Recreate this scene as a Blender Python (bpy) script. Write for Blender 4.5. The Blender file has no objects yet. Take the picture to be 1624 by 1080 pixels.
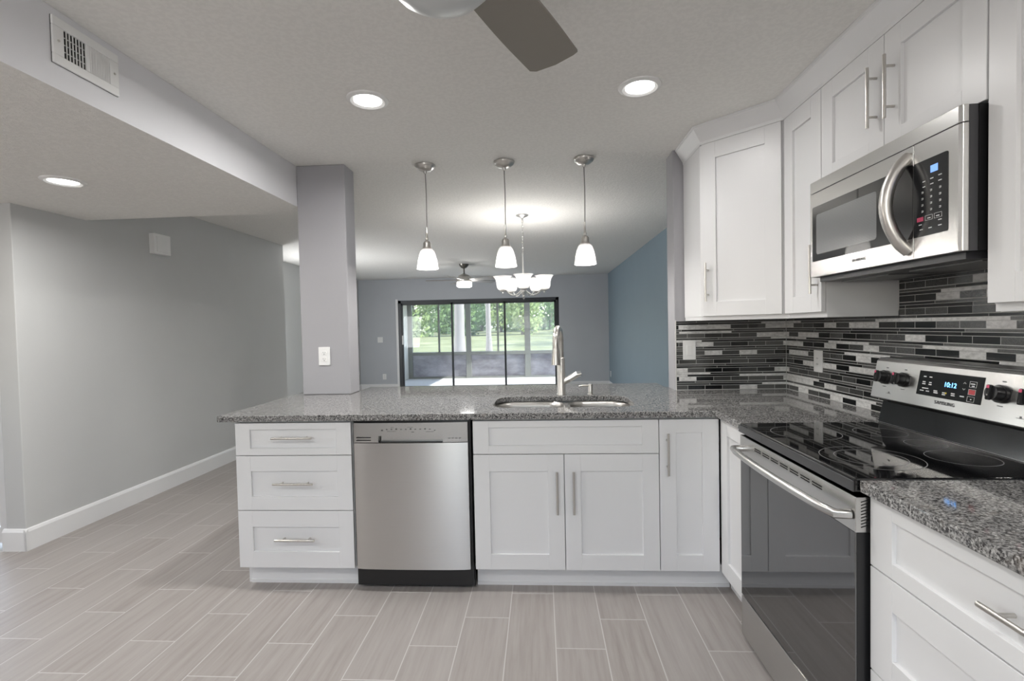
import bpy, bmesh, math, random
from mathutils import Vector, Matrix
S = bpy.context.scene
COL = S.collection
PI = math.pi
random.seed(7)

# ------------------------------------------------------------------ camera
CAM = Vector((-0.8628, -2.4291, 1.3421))
def cam_basis(yaw, pitch, roll):
    f = Vector((math.sin(yaw)*math.cos(pitch), math.cos(yaw)*math.cos(pitch), math.sin(pitch)))
    r = Vector((math.cos(yaw), -math.sin(yaw), 0)); u = r.cross(f)
    return r*math.cos(roll)+u*math.sin(roll), -r*math.sin(roll)+u*math.cos(roll), f
cr, cu, cf = cam_basis(-0.0594, -0.0278, -0.021)
cd = bpy.data.cameras.new('camera'); cam = bpy.data.objects.new('camera', cd); COL.objects.link(cam)
cd.sensor_width = 36; cd.lens = 774.37/1624*36; cd.clip_start = .02; cd.clip_end = 500
cam.matrix_world = Matrix(((cr.x, cu.x, -cf.x, CAM.x), (cr.y, cu.y, -cf.y, CAM.y), (cr.z, cu.z, -cf.z, CAM.z), (0, 0, 0, 1)))
S.camera = cam

# ------------------------------------------------------------------ view, world, daylight
vs = S.view_settings
vs.view_transform = 'Standard'; vs.look = 'None'; vs.gamma = 1; vs.use_curve_mapping = False
vs.exposure = 0.47
S.cycles.use_denoising = True
S.cycles.max_bounces = 10; S.cycles.diffuse_bounces = 6; S.cycles.glossy_bounces = 5
S.cycles.transparent_max_bounces = 12; S.cycles.sample_clamp_indirect = 6; S.cycles.caustics_reflective = False; S.cycles.caustics_refractive = False
W = bpy.data.worlds.new('World'); S.world = W; W.use_nodes = True
wn = W.node_tree; wb = wn.nodes['Background']
sky = wn.nodes.new('ShaderNodeTexSky'); sky.sky_type = 'NISHITA'; sky.sun_disc = False
sky.sun_elevation = math.radians(48); sky.sun_rotation = math.radians(250); sky.air_density = 1.2; sky.dust_density = 2.5
haze = wn.nodes.new('ShaderNodeMix'); haze.data_type = 'RGBA'; haze.inputs[0].default_value = .6
wn.links.new(sky.outputs[0], haze.inputs[6]); haze.inputs[7].default_value = (.62, .64, .66, 1)
wn.links.new(haze.outputs[2], wb.inputs[0]); wb.inputs[1].default_value = 1.6
def light(name, kind, loc, energy, color=(1, 1, 1), size=.1, aim=None, **k):
    d = bpy.data.lights.new(name, kind); o = bpy.data.objects.new(name, d); COL.objects.link(o)
    o.location = loc; d.energy = energy; d.color = color
    if kind == 'AREA': d.size = size
    elif kind in ('POINT', 'SPOT'): d.shadow_soft_size = size
    for a, b in k.items(): setattr(d, a, b)
    if aim is not None: o.rotation_euler = Vector(aim).to_track_quat('-Z', 'Y').to_euler()
    return o
light('sun', 'SUN', (20, 10, 20), 13.0, (1, .96, .88), aim=(-.85, .1, -.45), angle=.009)
# added fill lamp at an unseen window opening behind the camera
light('added_back_fill', 'AREA', (-1.4, -4.58, 1.55), 25, (1, .985, .96), 1.7, aim=(0, 1, 1.6), shape='RECTANGLE', size_y=1.1)
light('added_side_fill', 'AREA', (-6.35, -2.25, 1.6), 17, (1, .985, .96), 1.25, aim=(1, .1, 1.3), shape='RECTANGLE', size_y=.8)  # fill lamp added at an unseen opening beside the camera


light('added_living_fill', 'AREA', (-4.84, 4.32, 1.25), 42, (.97, .985, 1), 1.1, aim=(1, .5, -.12), shape='RECTANGLE', size_y=.95)  # fill lamp added out of view to brighten the living room

# ------------------------------------------------------------------ node helpers
class N:
    def __init__(s, name):
        s.m = bpy.data.materials.new(name); s.m.use_nodes = True; s.t = s.m.node_tree
        s.b = s.t.nodes['Principled BSDF']; s.out = s.t.nodes['Material Output']
    def n(s, typ, **k):
        x = s.t.nodes.new(typ)
        for a, b in k.items(): setattr(x, a, b)
        return x
    def put(s, sock, v):
        if hasattr(v, 'is_output') or isinstance(v, bpy.types.NodeSocket): s.t.links.new(v, sock)
        else: sock.default_value = v
    def math(s, op, a, b=0.0, c=0.0):
        x = s.n('ShaderNodeMath', operation=op)
        s.put(x.inputs[0], a); s.put(x.inputs[1], b); s.put(x.inputs[2], c); return x.outputs[0]
    def coord(s, which='Object'): return s.n('ShaderNodeTexCoord').outputs[which]
    def xyz(s, v):
        x = s.n('ShaderNodeSeparateXYZ'); s.put(x.inputs[0], v); return x.outputs
    def comb(s, a, b, c=0.0):
        x = s.n('ShaderNodeCombineXYZ'); s.put(x.inputs[0], a); s.put(x.inputs[1], b); s.put(x.inputs[2], c); return x.outputs[0]
    def mapping(s, v, scale):
        x = s.n('ShaderNodeMapping'); s.put(x.inputs[0], v); x.inputs['Scale'].default_value = scale; return x.outputs[0]
    def noise(s, v, scale, detail=3, rough=.5, out='Fac'):
        x = s.n('ShaderNodeTexNoise'); s.put(x.inputs['Vector'], v); x.inputs['Scale'].default_value = scale
        x.inputs['Detail'].default_value = detail; x.inputs['Roughness'].default_value = rough; return x.outputs[out]
    def white(s, v, out='Value'):
        x = s.n('ShaderNodeTexWhiteNoise'); x.noise_dimensions = '3D'; s.put(x.inputs['Vector'], v); return x.outputs[out]
    def vor(s, v, scale, out='Color', feature='F1'):
        x = s.n('ShaderNodeTexVoronoi'); x.feature = feature; s.put(x.inputs['Vector'], v); x.inputs['Scale'].default_value = scale; return x.outputs[out]
    def ramp(s, f, stops, interp='LINEAR'):
        x = s.n('ShaderNodeValToRGB'); x.color_ramp.interpolation = interp; s.put(x.inputs[0], f)
        e = x.color_ramp.elements
        while len(e) < len(stops): e.new(.5)
        for q, (p, c) in zip(e, stops):
            q.position = p; q.color = (c, c, c, 1) if isinstance(c, (int, float)) else (*c, 1)
        return x.outputs[0]
    def mix(s, f, a, b, typ='MIX'):
        x = s.n('ShaderNodeMix', data_type='RGBA', blend_type=typ)
        s.put(x.inputs[0], f)
        for i, v in ((6, a), (7, b)):
            if isinstance(v, (int, float)): v = (v, v, v, 1)
            elif isinstance(v, tuple) and len(v) == 3: v = (*v, 1)
            s.put(x.inputs[i], v)
        return x.outputs[2]
    def bump(s, h, strength, dist=.002):
        x = s.n('ShaderNodeBump'); x.inputs['Strength'].default_value = strength; x.inputs['Distance'].default_value = dist
        s.put(x.inputs['Height'], h); s.t.links.new(x.outputs[0], s.b.inputs['Normal'])
    def set(s, **k):
        for a, v in k.items():
            a = {'color': 'Base Color', 'rough': 'Roughness', 'metal': 'Metallic', 'spec': 'Specular IOR Level', 'ior': 'IOR',
                 'emit': 'Emission Color', 'estr': 'Emission Strength', 'coat': 'Coat Weight', 'coatr': 'Coat Roughness', 'aniso': 'Anisotropic', 'trans': 'Transmission Weight', 'alpha': 'Alpha'}[a]
            if isinstance(v, tuple) and len(v) == 3: v = (*v, 1)
            s.put(s.b.inputs[a], v)
        return s

def plain(name, c, rough=.5, **k): return N(name).set(color=c, rough=rough, **k).m
def paint(name, c, bump=.12, scale=140, rough=.6):
    x = N(name); co = x.coord('Object')
    x.set(color=x.mix(x.noise(co, 3, 2), tuple(v*.97 for v in c), tuple(min(1, v*1.03) for v in c)), rough=rough, spec=.3)
    x.bump(x.noise(co, scale, 2), bump, .002); return x.m
def ceiling_mat(name, c, strength):
    x = N(name); co = x.coord('Object'); h = x.ramp(x.noise(co, 55, 4, .6), [(.42, 0), (.58, 1)])
    x.set(color=x.mix(h, tuple(v*.95 for v in c), c), rough=.85, spec=.1); x.bump(h, strength, .004); return x.m
def steel_mat(name, c, rough, streak=(4, 4, 500), strength=.12):
    x = N(name); v = x.mapping(x.coord('Object'), streak); h = x.noise(v, 1, 3)
    x.set(color=x.mix(h, tuple(q*.94 for q in c), c), metal=1.0, rough=rough); x.bump(h, strength, .0006); return x.m

M = {}
M['wall'] = paint('grey_wall_paint', (.43, .43, .45))
M['wall_side'] = paint('grey_wall_paint_lit', (.56, .565, .56))  # same grey wall paint, lightened to imitate more light on these walls
M['column'] = paint('grey_wall_paint_shaded', (.365, .362, .38))  # same grey wall paint, darkened in place of weaker light
M['far'] = paint('grey_wall_paint_far_lit', (.50, .52, .55))  # same grey wall paint, raised to make up for dim light
M['blue'] = paint('blue_accent_paint', (.235, .305, .355))
M['outerwall'] = paint('cream_wall_paint', (.72, .71, .68))
M['ceil'] = ceiling_mat('smooth_ceiling', (.83, .82, .79), .08)
M['ceiltex'] = ceiling_mat('textured_ceiling', (.83, .82, .79), .35)
M['trim'] = plain('white_trim', (.80, .80, .80), .35)
M['cab'] = N('white_cabinet_paint').set(color=(.75, .75, .755), rough=.34, spec=.4).m
M['steel'] = steel_mat('brushed_stainless', (.66, .655, .64), .27)
M['steelv'] = steel_mat('satin_stainless', (.64, .63, .615), .3, (6, 6, 420), .08)
def brushed(m):
    t = m.node_tree; b = t.nodes['Principled BSDF']; g = t.nodes.new('ShaderNodeTangent'); g.direction_type = 'RADIAL'; g.axis = 'Z'
    t.links.new(g.outputs[0], b.inputs['Tangent']); b.inputs['Anisotropic'].default_value = .9; b.inputs['Anisotropic Rotation'].default_value = 0.25
brushed(M['steelv'])
M['nickel'] = plain('brushed_nickel', (.60, .58, .55), .3, metal=1.0)
M['chrome'] = plain('polished_nickel', (.82, .81, .79), .3, metal=1.0)
M['black'] = plain('black_enamel', (.012, .012, .013), .3)
M['blackglass'] = N('black_glass').set(color=(.006, .006, .007), rough=.035, spec=.75, ior=1.55).m
M['ovenglass'] = N('oven_glass').set(color=(.02, .02, .021), rough=.03, spec=1.0, ior=1.85).m
M['darkplastic'] = plain('dark_plastic', (.03, .03, .033), .35)
M['slot'] = plain('dark_slot', (.004, .004, .004), .8)
M['white'] = plain('white_plastic', (.82, .82, .81), .35)
M['greyprint'] = plain('grey_print', (.12, .12, .12), .6)
M['lightprint'] = plain('white_print', (.62, .62, .62), .6)
M['ring'] = plain('burner_print', (.28, .28, .28), .4)
M['red'] = plain('red_print', (.45, .05, .06), .5)
M['pink'] = plain('red_key_print', (.55, .06, .14), .5)
M['yellow'] = plain('yellow_print', (.6, .45, .05), .5)
M['clock'] = N('blue_clock_digits').set(color=(0, 0, 0), emit=(.12, .42, 1.0), estr=4.0).m
M['blueglow'] = N('blue_display').set(color=(.05, .08, .2), emit=(.2, .4, 1.0), estr=.9).m
M['diffuser'] = N('led_diffuser').set(color=(.9, .9, .9), emit=(1, .985, .96), estr=9.0).m
M['bladebrown'] = plain('taupe_fan_blade', (.26, .24, .21), .5)
M['blade2'] = plain('grey_fan_blade', (.26, .25, .24), .45)
M['slider'] = plain('dark_bronze_aluminium', (.035, .04, .046), .4)
M['frame'] = plain('grey_window_frame', (.27, .275, .26), .5)
M['concrete'] = paint('porch_floor_paint', (.8, .8, .82), .1, 60)
M['bark'] = paint('palm_bark', (.22, .20, .195), .8, 30)
M['trunk'] = paint('tree_bark', (.10, .08, .06), .8, 30)
M['cord'] = plain('pendant_cord', (.22, .21, .20), .4)

def mk_globe(name, c, tr, est, thru):
    x = N(name); x.set(color=c, rough=.35, emit=(1, .98, .95), estr=est)
    t = x.n('ShaderNodeBsdfTranslucent'); t.inputs[0].default_value = (thru, thru, thru, 1)
    mx = x.n('ShaderNodeMixShader'); mx.inputs[0].default_value = tr
    x.t.links.new(x.b.outputs[0], mx.inputs[1]); x.t.links.new(t.outputs[0], mx.inputs[2]); x.t.links.new(mx.outputs[0], x.out.inputs[0]); return x.m
M['shade'] = mk_globe('alabaster_glass', (.92, .92, .91), .5, .12, .16)
M['bulb'] = N('lit_bulb').set(color=(1, 1, 1), emit=(1, .97, .92), estr=14).m
M['globe'] = plain('frosted_globe', (.58, .6, .6), .3)
M['globerim'] = plain('globe_rim', (.75, .76, .75), .3)
def mk_glass(name, gloss, tint):
    x = N(name); t = x.n('ShaderNodeBsdfTransparent'); t.inputs[0].default_value = (*tint, 1)
    g = x.n('ShaderNodeBsdfGlossy'); g.inputs['Roughness'].default_value = .02
    mx = x.n('ShaderNodeMixShader'); mx.inputs[0].default_value = gloss
    x.t.links.new(t.outputs[0], mx.inputs[1]); x.t.links.new(g.outputs[0], mx.inputs[2]); x.t.links.new(mx.outputs[0], x.out.inputs[0]); return x.m
M['glass'] = mk_glass('clear_door_glass', .012, (.96, .97, .97))
def mk_screen():
    x = N('insect_screen'); t = x.n('ShaderNodeBsdfTransparent'); t.inputs[0].default_value = (.92, .94, .96, 1)
    mx = x.n('ShaderNodeMixShader'); mx.inputs[0].default_value = .15; x.set(color=(.75, .8, .85), rough=.7)
    x.t.links.new(t.outputs[0], mx.inputs[1]); x.t.links.new(x.b.outputs[0], mx.inputs[2]); x.t.links.new(mx.outputs[0], x.out.inputs[0]); return x.m
M['screen'] = mk_screen()

def mk_granite():
    x = N('speckled_granite'); co = x.coord('Object')
    d = x.noise(co, 40, 2, .5, 'Color'); co2 = x.n('ShaderNodeVectorMath', operation='MULTIPLY_ADD')
    x.put(co2.inputs[0], d); co2.inputs[1].default_value = (.008, .008, .008); x.put(co2.inputs[2], co)
    v = co2.outputs[0]
    cell = x.xyz(x.vor(v, 235))[0]
    base = x.ramp(cell, [(0, (.012, .012, .013)), (.3, (.03, .03, .032)), (.5, (.21, .207, .203)), (.75, (.40, .394, .386)), (1, (.62, .61, .595))])
    n = x.ramp(x.noise(co, 150, 5, .7), [(.36, (.012, .012, .014)), (.5, (.19, .187, .184)), (.66, (.58, .57, .558))])
    c = x.mix(.5, base, n)
    spots = x.ramp(x.noise(co, 85, 2, .5), [(.61, 0), (.66, 1)])
    c = x.mix(spots, c, (.045, .042, .043))
    rust = x.ramp(x.noise(co, 26, 2, .5), [(.60, 0), (.74, .22)])
    c = x.mix(rust, c, (.30, .25, .21))
    x.set(color=c, rough=.06, spec=.42); return x.m
M['granite'] = mk_granite()

def mk_floor():
    x = N('wood_look_plank_tile'); X, Y, Z = x.xyz(x.coord('Object'))[:3]
    w, L, g = .2072, .62, .0045
    u = x.math('DIVIDE', x.math('ADD', X, .204), w); i = x.math('FLOOR', u); fu = x.math('FRACT', u)
    m = x.math('FLOORED_MODULO', i, 3.0)
    v = x.math('DIVIDE', x.math('SUBTRACT', x.math('ADD', Y, .425), x.math('MULTIPLY', m, .2075)), L)
    j = x.math('FLOOR', v); fv = x.math('FRACT', v)
    eu = x.math('MULTIPLY', x.math('MINIMUM', fu, x.math('SUBTRACT', 1.0, fu)), w)
    ev = x.math('MULTIPLY', x.math('MINIMUM', fv, x.math('SUBTRACT', 1.0, fv)), L)
    e = x.math('MINIMUM', eu, ev)
    grout = x.math('LESS_THAN', e, g/2)
    r = x.white(x.comb(i, j, 3.0)); r2 = x.white(x.comb(i, j, 9.0))
    gv = x.comb(x.math('ADD', x.math('MULTIPLY', X, 38.0), x.math('MULTIPLY', r, 50.0)), x.math('ADD', x.math('MULTIPLY', Y, 2.2), x.math('MULTIPLY', r2, 40.0)), 0.0)
    grain = x.noise(gv, 1.0, 5, .6)
    gv2 = x.comb(x.math('ADD', x.math('MULTIPLY', X, 150.0), x.math('MULTIPLY', r, 50.0)), x.math('MULTIPLY', Y, 5.0), 0.0)
    fine = x.noise(gv2, 1.0, 3, .6)
    c = x.ramp(grain, [(.25, (.265, .235, .217)), (.5, (.355, .325, .305)), (.75, (.42, .39, .37))])
    c = x.mix(x.math('MULTIPLY', fine, .42), c, (.26, .235, .217))
    c = x.mix(x.math('MULTIPLY', r, .35), c, (.40, .378, .361))
    c = x.mix(grout, c, (.52, .505, .49))
    x.set(color=c, rough=x.math('ADD', .34, x.math('MULTIPLY', grain, .15)), spec=.4)
    h = x.math('SUBTRACT', x.math('MULTIPLY', fine, .15), grout); x.bump(h, .3, .001); return x.m
M['floor'] = mk_floor()

def mk_mosaic():
    x = N('glass_strip_mosaic'); X, Y, Z = x.xyz(x.coord('Object'))[:3]
    P = .055
    u = x.math('ADD', x.math('SUBTRACT', X, Y), 3.0)
    zz = x.math('DIVIDE', x.math('SUBTRACT', Z, .9165-.055), P); row = x.math('FLOOR', zz); f = x.math('MULTIPLY', x.math('FRACT', zz), P)
    def band(a, b): return x.math('MULTIPLY', x.math('GREATER_THAN', f, a), x.math('LESS_THAN', f, b))
    tall, mid, thin = band(.0016, .0272), band(.0295, .0412), band(.0434, .0532)
    def cells(width, off, seed):
        t = x.math('ADD', x.math('DIVIDE', u, width), x.math('MULTIPLY', row, off)); i = x.math('FLOOR', t); fr = x.math('FRACT', t)
        e = x.math('MULTIPLY', x.math('MINIMUM', fr, x.math('SUBTRACT', 1.0, fr)), width)
        ins = x.math('GREATER_THAN', e, .0011)
        return ins, x.white(x.comb(i, row, seed)), x.white(x.comb(i, row, seed+5.5)), x.comb(x.math('MULTIPLY', i, 3.7), row, seed)
    t1 = cells(.108, .5, 1.0); t2 = cells(.325, .43, 2.0); t3 = cells(.325, .71, 3.0)
    def pick(a, b, c): return x.math('ADD', x.math('ADD', x.math('MULTIPLY', a, tall), x.math('MULTIPLY', b, mid)), x.math('MULTIPLY', c, thin))
    tile = pick(t1[0], t2[0], t3[0]); rnd = pick(t1[1], t2[1], t3[1]); rnd2 = pick(t1[2], t2[2], t3[2])
    thr = pick(.33, .20, .07)
    stone = x.math('LESS_THAN', rnd, thr)
    co = x.coord('Object'); vein = x.noise(x.mapping(co, (1, 1, 2)), 38, 4, .6)
    stonec = x.ramp(vein, [(.3, (.46, .455, .45)), (.6, (.74, .735, .725))])
    speck = x.noise(co, 420, 3, .7)
    glassy = x.ramp(rnd2, [(0, (.004, .005, .006)), (.45, (.012, .013, .013)), (.75, (.034, .035, .034)), (1, (.075, .075, .072))])
    rough_glass = x.math('GREATER_THAN', rnd2, .55)
    glassc = x.mix(x.math('MULTIPLY', rough_glass, x.ramp(speck, [(.45, 0), (.65, .38)])), glassy, (.24, .24, .235))
    c = x.mix(stone, glassc, stonec); c = x.mix(tile, (.47, .465, .455), c)
    rg = x.math('ADD', .13, x.math('ADD', x.math('MULTIPLY', stone, .3), x.math('MULTIPLY', rough_glass, .12)))
    rg = x.math('ADD', x.math('MULTIPLY', rg, tile), x.math('MULTIPLY', x.math('SUBTRACT', 1.0, tile), .8))
    x.set(color=c, rough=rg, spec=.6)
    h = x.math('ADD', x.math('MULTIPLY', tile, .8), x.math('MULTIPLY', x.math('MULTIPLY', rough_glass, speck), .5)); x.bump(h, .35, .0015); return x.m
M['mosaic'] = mk_mosaic()

def mk_lawn():
    x = N('mown_grass'); co = x.coord('Object')
    c = x.ramp(x.noise(co, .35, 4, .6), [(.35, (.115, .127, .06)), (.55, (.175, .19, .10)), (.7, (.23, .235, .14))])
    x.set(color=c, rough=.9, spec=.1); return x.m
M['lawn'] = mk_lawn()
def mk_leaf(name, a, b):
    x = N(name); r = x.n('ShaderNodeObjectInfo'); co = x.coord('Object')
    x.set(color=x.mix(x.white(x.mapping(co, (3, 3, 3))), a, b), rough=.6)
    t = x.n('ShaderNodeBsdfTranslucent'); t.inputs[0].default_value = (*b, 1)
    mx = x.n('ShaderNodeMixShader'); mx.inputs[0].default_value = .35
    x.t.links.new(x.b.outputs[0], mx.inputs[1]); x.t.links.new(t.outputs[0], mx.inputs[2]); x.t.links.new(mx.outputs[0], x.out.inputs[0]); return x.m
M['leafa'] = mk_leaf('dark_green_leaves', (.07, .14, .05), (.22, .33, .12))
M['leafb'] = mk_leaf('bright_green_leaves', (.16, .26, .08), (.40, .48, .20))
def mk_kick():
    x = N('stained_kick_panel'); co = x.mapping(x.coord('Object'), (1, 1, 2.2))
    c = x.ramp(x.noise(co, 2.2, 5, .65), [(.3, (.3, .285, .31)), (.6, (.5, .485, .52)), (.8, (.6, .59, .61))])
    x.set(color=c, rough=.6); t = x.n('ShaderNodeBsdfTranslucent'); x.put(t.inputs[0], c)
    mx = x.n('ShaderNodeMixShader'); mx.inputs[0].default_value = .45
    x.t.links.new(x.b.outputs[0], mx.inputs[1]); x.t.links.new(t.outputs[0], mx.inputs[2]); x.t.links.new(mx.outputs[0], x.out.inputs[0]); return x.m
M['kick'] = mk_kick()
def mk_mwwin():
    x = N('microwave_window'); Z = x.xyz(x.coord('Object'))[2]
    s = x.math('GREATER_THAN', x.math('FRACT', x.math('MULTIPLY', Z, 190.0)), .5)
    x.set(color=x.mix(s, (.075, .08, .085), (.16, .165, .17)), rough=.3, spec=.8, coat=1.0, coatr=.02); return x.m
M['mwwin'] = mk_mwwin()

# ------------------------------------------------------------------ mesh helpers
class MB:
    def __init__(s): s.bm = bmesh.new()
    def box(s, x0, x1, y0, y1, z0, z1):
        v = [s.bm.verts.new(p) for p in ((x0, y0, z0), (x1, y0, z0), (x1, y1, z0), (x0, y1, z0), (x0, y0, z1), (x1, y0, z1), (x1, y1, z1), (x0, y1, z1))]
        for f in ((0, 3, 2, 1), (4, 5, 6, 7), (0, 1, 5, 4), (1, 2, 6, 5), (2, 3, 7, 6), (3, 0, 4, 7)): s.bm.faces.new([v[i] for i in f])
        return s
    def cyl(s, p0, p1, r0, r1=None, seg=20, caps=True):
        p0, p1 = Vector(p0), Vector(p1); r1 = r0 if r1 is None else r1
        d = (p1-p0).normalized(); a = d.orthogonal().normalized(); b = d.cross(a)
        A, B = [], []
        for i in range(seg):
            t = 2*PI*i/seg; o = a*math.cos(t)+b*math.sin(t)
            A.append(s.bm.verts.new(p0+o*r0)); B.append(s.bm.verts.new(p1+o*r1))
        for i in range(seg):
            j = (i+1) % seg; s.bm.faces.new((A[i], A[j], B[j], B[i]))
        if caps: s.bm.faces.new(A[::-1]); s.bm.faces.new(B)
        return s
    def lathe(s, prof, c=(0, 0, 0), seg=28, axis='z', close=False):
        c = Vector(c); rings = []
        for r, h in prof:
            ring = []
            for i in range(1 if r < 1e-6 else seg):
                t = 2*PI*i/seg
                p = Vector((r*math.cos(t), r*math.sin(t), h))
                if axis == 'y': p = Vector((p.x, p.z, p.y))
                ring.append(s.bm.verts.new(c+p))
            rings.append(ring)
        for A, B in zip(rings, rings[1:]):
            for i in range(seg):
                j = (i+1) % seg
                q = [A[i % len(A)], A[j % len(A)], B[j % len(B)], B[i % len(B)]]
                u = []
                for z in q:
                    if z not in u: u.append(z)
                if len(u) > 2: s.bm.faces.new(u)
        return s
    def tube(s, pts, r, seg=12):
        pts = [Vector(p) for p in pts]; rr = r if isinstance(r, (list, tuple)) else [r]*len(pts)
        rings = []; a = None
        for k, p in enumerate(pts):
            d = (pts[min(k+1, len(pts)-1)]-pts[max(k-1, 0)]).normalized()
            a = d.orthogonal().normalized() if a is None else (a-d*a.dot(d)).normalized()
            b = d.cross(a)
            rings.append([s.bm.verts.new(p+(a*math.cos(2*PI*i/seg)+b*math.sin(2*PI*i/seg))*rr[k]) for i in range(seg)])
        for A, B in zip(rings, rings[1:]):
            for i in range(seg):
                j = (i+1) % seg; s.bm.faces.new((A[i], A[j], B[j], B[i]))
        s.bm.faces.new(rings[0][::-1]); s.bm.faces.new(rings[-1]); return s
    def prism(s, poly, z0, z1, f=lambda x, y, z: (x, y, z)):
        A = [s.bm.verts.new(f(x, y, z0)) for x, y in poly]; B = [s.bm.verts.new(f(x, y, z1)) for x, y in poly]; n = len(poly)
        s.bm.faces.new(A[::-1]); s.bm.faces.new(B)
        for i in range(n): s.bm.faces.new((A[i], A[(i+1) % n], B[(i+1) % n], B[i]))
        return s
    def quad(s, *p): s.bm.faces.new([s.bm.verts.new(q) for q in p]); return s
    def build(s, name, mat, parent=None, world=False, bevel=0, smooth=False, seg=2):
        if world and parent is not None:
            s.bm.transform(chain(parent).inverted())
        if smooth is not None: bmesh.ops.recalc_face_normals(s.bm, faces=s.bm.faces[:])
        me = bpy.data.meshes.new(name); s.bm.to_mesh(me); s.bm.free()
        for m in (mat if isinstance(mat, list) else [mat]): me.materials.append(m)
        o = bpy.data.objects.new(name, me); COL.objects.link(o)
        if parent is not None: o.parent = parent
        if bevel:
            b = o.modifiers.new('edge', 'BEVEL'); b.width = bevel; b.segments = seg; b.limit_method = 'ANGLE'; b.angle_limit = math.radians(40)
        if smooth:
            for p in me.polygons: p.use_smooth = True
            try: me.set_sharp_from_angle(angle=math.radians(42))
            except Exception: pass
        return o
def chain(o):
    m = o.matrix_basis.copy()
    while o.parent: o = o.parent; m = o.matrix_basis @ m
    return m
def tag(o, label, cat, group=None):
    o['label'] = label; o['category'] = cat
    if group: o['group'] = group
    return o
def thing(name, label, cat, loc=(0, 0, 0), rz=0, group=None):
    o = bpy.data.objects.new(name, None); COL.objects.link(o); o.empty_display_size = .05
    o.matrix_basis = Matrix.Translation(loc) @ Matrix.Rotation(rz, 4, 'Z')
    return tag(o, label, cat, group)
def struct(mb, name, mat, **k):
    o = mb.build(name, mat, **k); o['kind'] = 'structure'; return o
def dup(root, loc, label):
    r = root.copy(); COL.objects.link(r); r.location = loc; r['label'] = label
    for ch in list(root.children):
        c = ch.copy(); COL.objects.link(c); c.parent = r
        for g in ch.children:
            d = g.copy(); COL.objects.link(d); d.parent = c
    return r
def text(name, s, size, mat, parent, mtx, spacing=1.0, depth=.0004):
    c = bpy.data.curves.new(name, 'FONT'); c.body = s; c.size = size; c.align_x = 'CENTER'; c.align_y = 'CENTER'; c.extrude = depth; c.space_character = spacing
    t = bpy.data.objects.new(name, c); COL.objects.link(t)
    me = bpy.data.meshes.new_from_object(t.evaluated_get(bpy.context.evaluated_depsgraph_get()))
    bpy.data.objects.remove(t); bpy.data.curves.remove(c)
    me.name = name; me.transform(mtx); me.materials.clear(); me.materials.append(mat)
    o = bpy.data.objects.new(name, me); COL.objects.link(o); o.parent = parent; return o
def rrect(x0, x1, y0, y1, r, n=5):
    out = []
    for cx, cy, a in ((x1-r, y1-r, 0), (x0+r, y1-r, 90), (x0+r, y0+r, 180), (x1-r, y0+r, 270)):
        for i in range(n+1):
            t = math.radians(a+90*i/n); out.append((cx+r*math.cos(t), cy+r*math.sin(t)))
    return out
FRONT = Matrix(((1, 0, 0, 0), (0, 0, -1, 0), (0, 1, 0, 0), (0, 0, 0, 1)))       # text plane -> facing -y
def XZ(y0, y1): return lambda x, z, t: (x, t, z)                                  # prism drawn in x,z and extruded in y

CZ = 2.44; SZ = 2.172; WY = .7555; WB = .918; RX = .69; CT = .915; CB = .8835
# ------------------------------------------------------------------ setting
struct(MB().box(-6.6, .85, -4.75, 8.3, -.1, 0), 'floor', M['floor'])
cb = MB().box(-6.6, .85, -4.75, WY, CZ, CZ+.12); nf = len(cb.bm.faces); cb.box(-6.6, .85, WY, 8.3, CZ, CZ+.12)
for i, f in enumerate(cb.bm.faces): f.material_index = 0 if i < nf else 1
struct(cb, 'ceiling', [M['ceil'], M['ceiltex']])
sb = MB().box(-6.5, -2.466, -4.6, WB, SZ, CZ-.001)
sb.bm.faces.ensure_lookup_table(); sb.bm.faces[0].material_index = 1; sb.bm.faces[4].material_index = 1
struct(sb, 'wall_soffit', [paint('grey_wall_paint_soffit_lit', (.74, .74, .76)), M['ceiltex']])  # soffit has the grey wall paint, extra light put into its colour
struct(MB().box(-2.466, -2.138, WY, WB, CT, CZ), 'wall_column', M['column'], bevel=.006)
struct(MB().box(-2.455, RX, .65, WB, 0, .874), 'wall_peninsula', M['far'])
struct(MB().box(-.008, RX+.1, WY, WB, CT-.04, CZ), 'wall_stub', M['column'], bevel=.006)
struct(MB().box(RX, .85, -4.75, .9, 0, CZ), 'wall_right', M['wall'])
struct(MB().box(.595, .85, WB, 8.163, 0, CZ), 'wall_living_right', M['blue'])
fw = MB()
for b in ((-6.6, -3.99, 0, CZ), (-.465, .85, 0, CZ), (-3.99, -.465, 1.97, CZ)): fw.box(b[0], b[1], 8.163, 8.3, b[2], b[3])
struct(fw, 'wall_far', M['far'])
struct(MB().box(-4.247, -4.117, .42, 3.63, 0, CZ), 'wall_left', M['wall_side'], bevel=.004)
struct(MB().box(-4.87, -4.2, 3.50, 3.629, 0, CZ), 'wall_closet_back', M['wall_side'])
hw = MB()
for a, b, c, d in ((3.5, 3.75, 0, CZ), (4.9, 8.163, 0, CZ), (3.75, 4.9, 0, .75), (3.75, 4.9, 2.1, CZ)): hw.box(-5.0, -4.87, a, b, c, d)
struct(hw, 'wall_hall_left', M['wall_side'])
wf = MB()
for y in (3.75, 4.84): wf.box(-4.97, -4.9, y, y+.06, .75, 2.1)
for z in (.75, 1.4, 2.04): wf.box(-4.97, -4.9, 3.75, 4.9, z, z+.06)
struct(wf, 'added_window_hidden', M['trim'])  # made-up window, hidden from view, added to light the living room
struct(MB().box(-6.6, -5.05, .42, .55, 0, SZ), 'wall_hall_front', M['wall'])
ow = MB()
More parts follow.
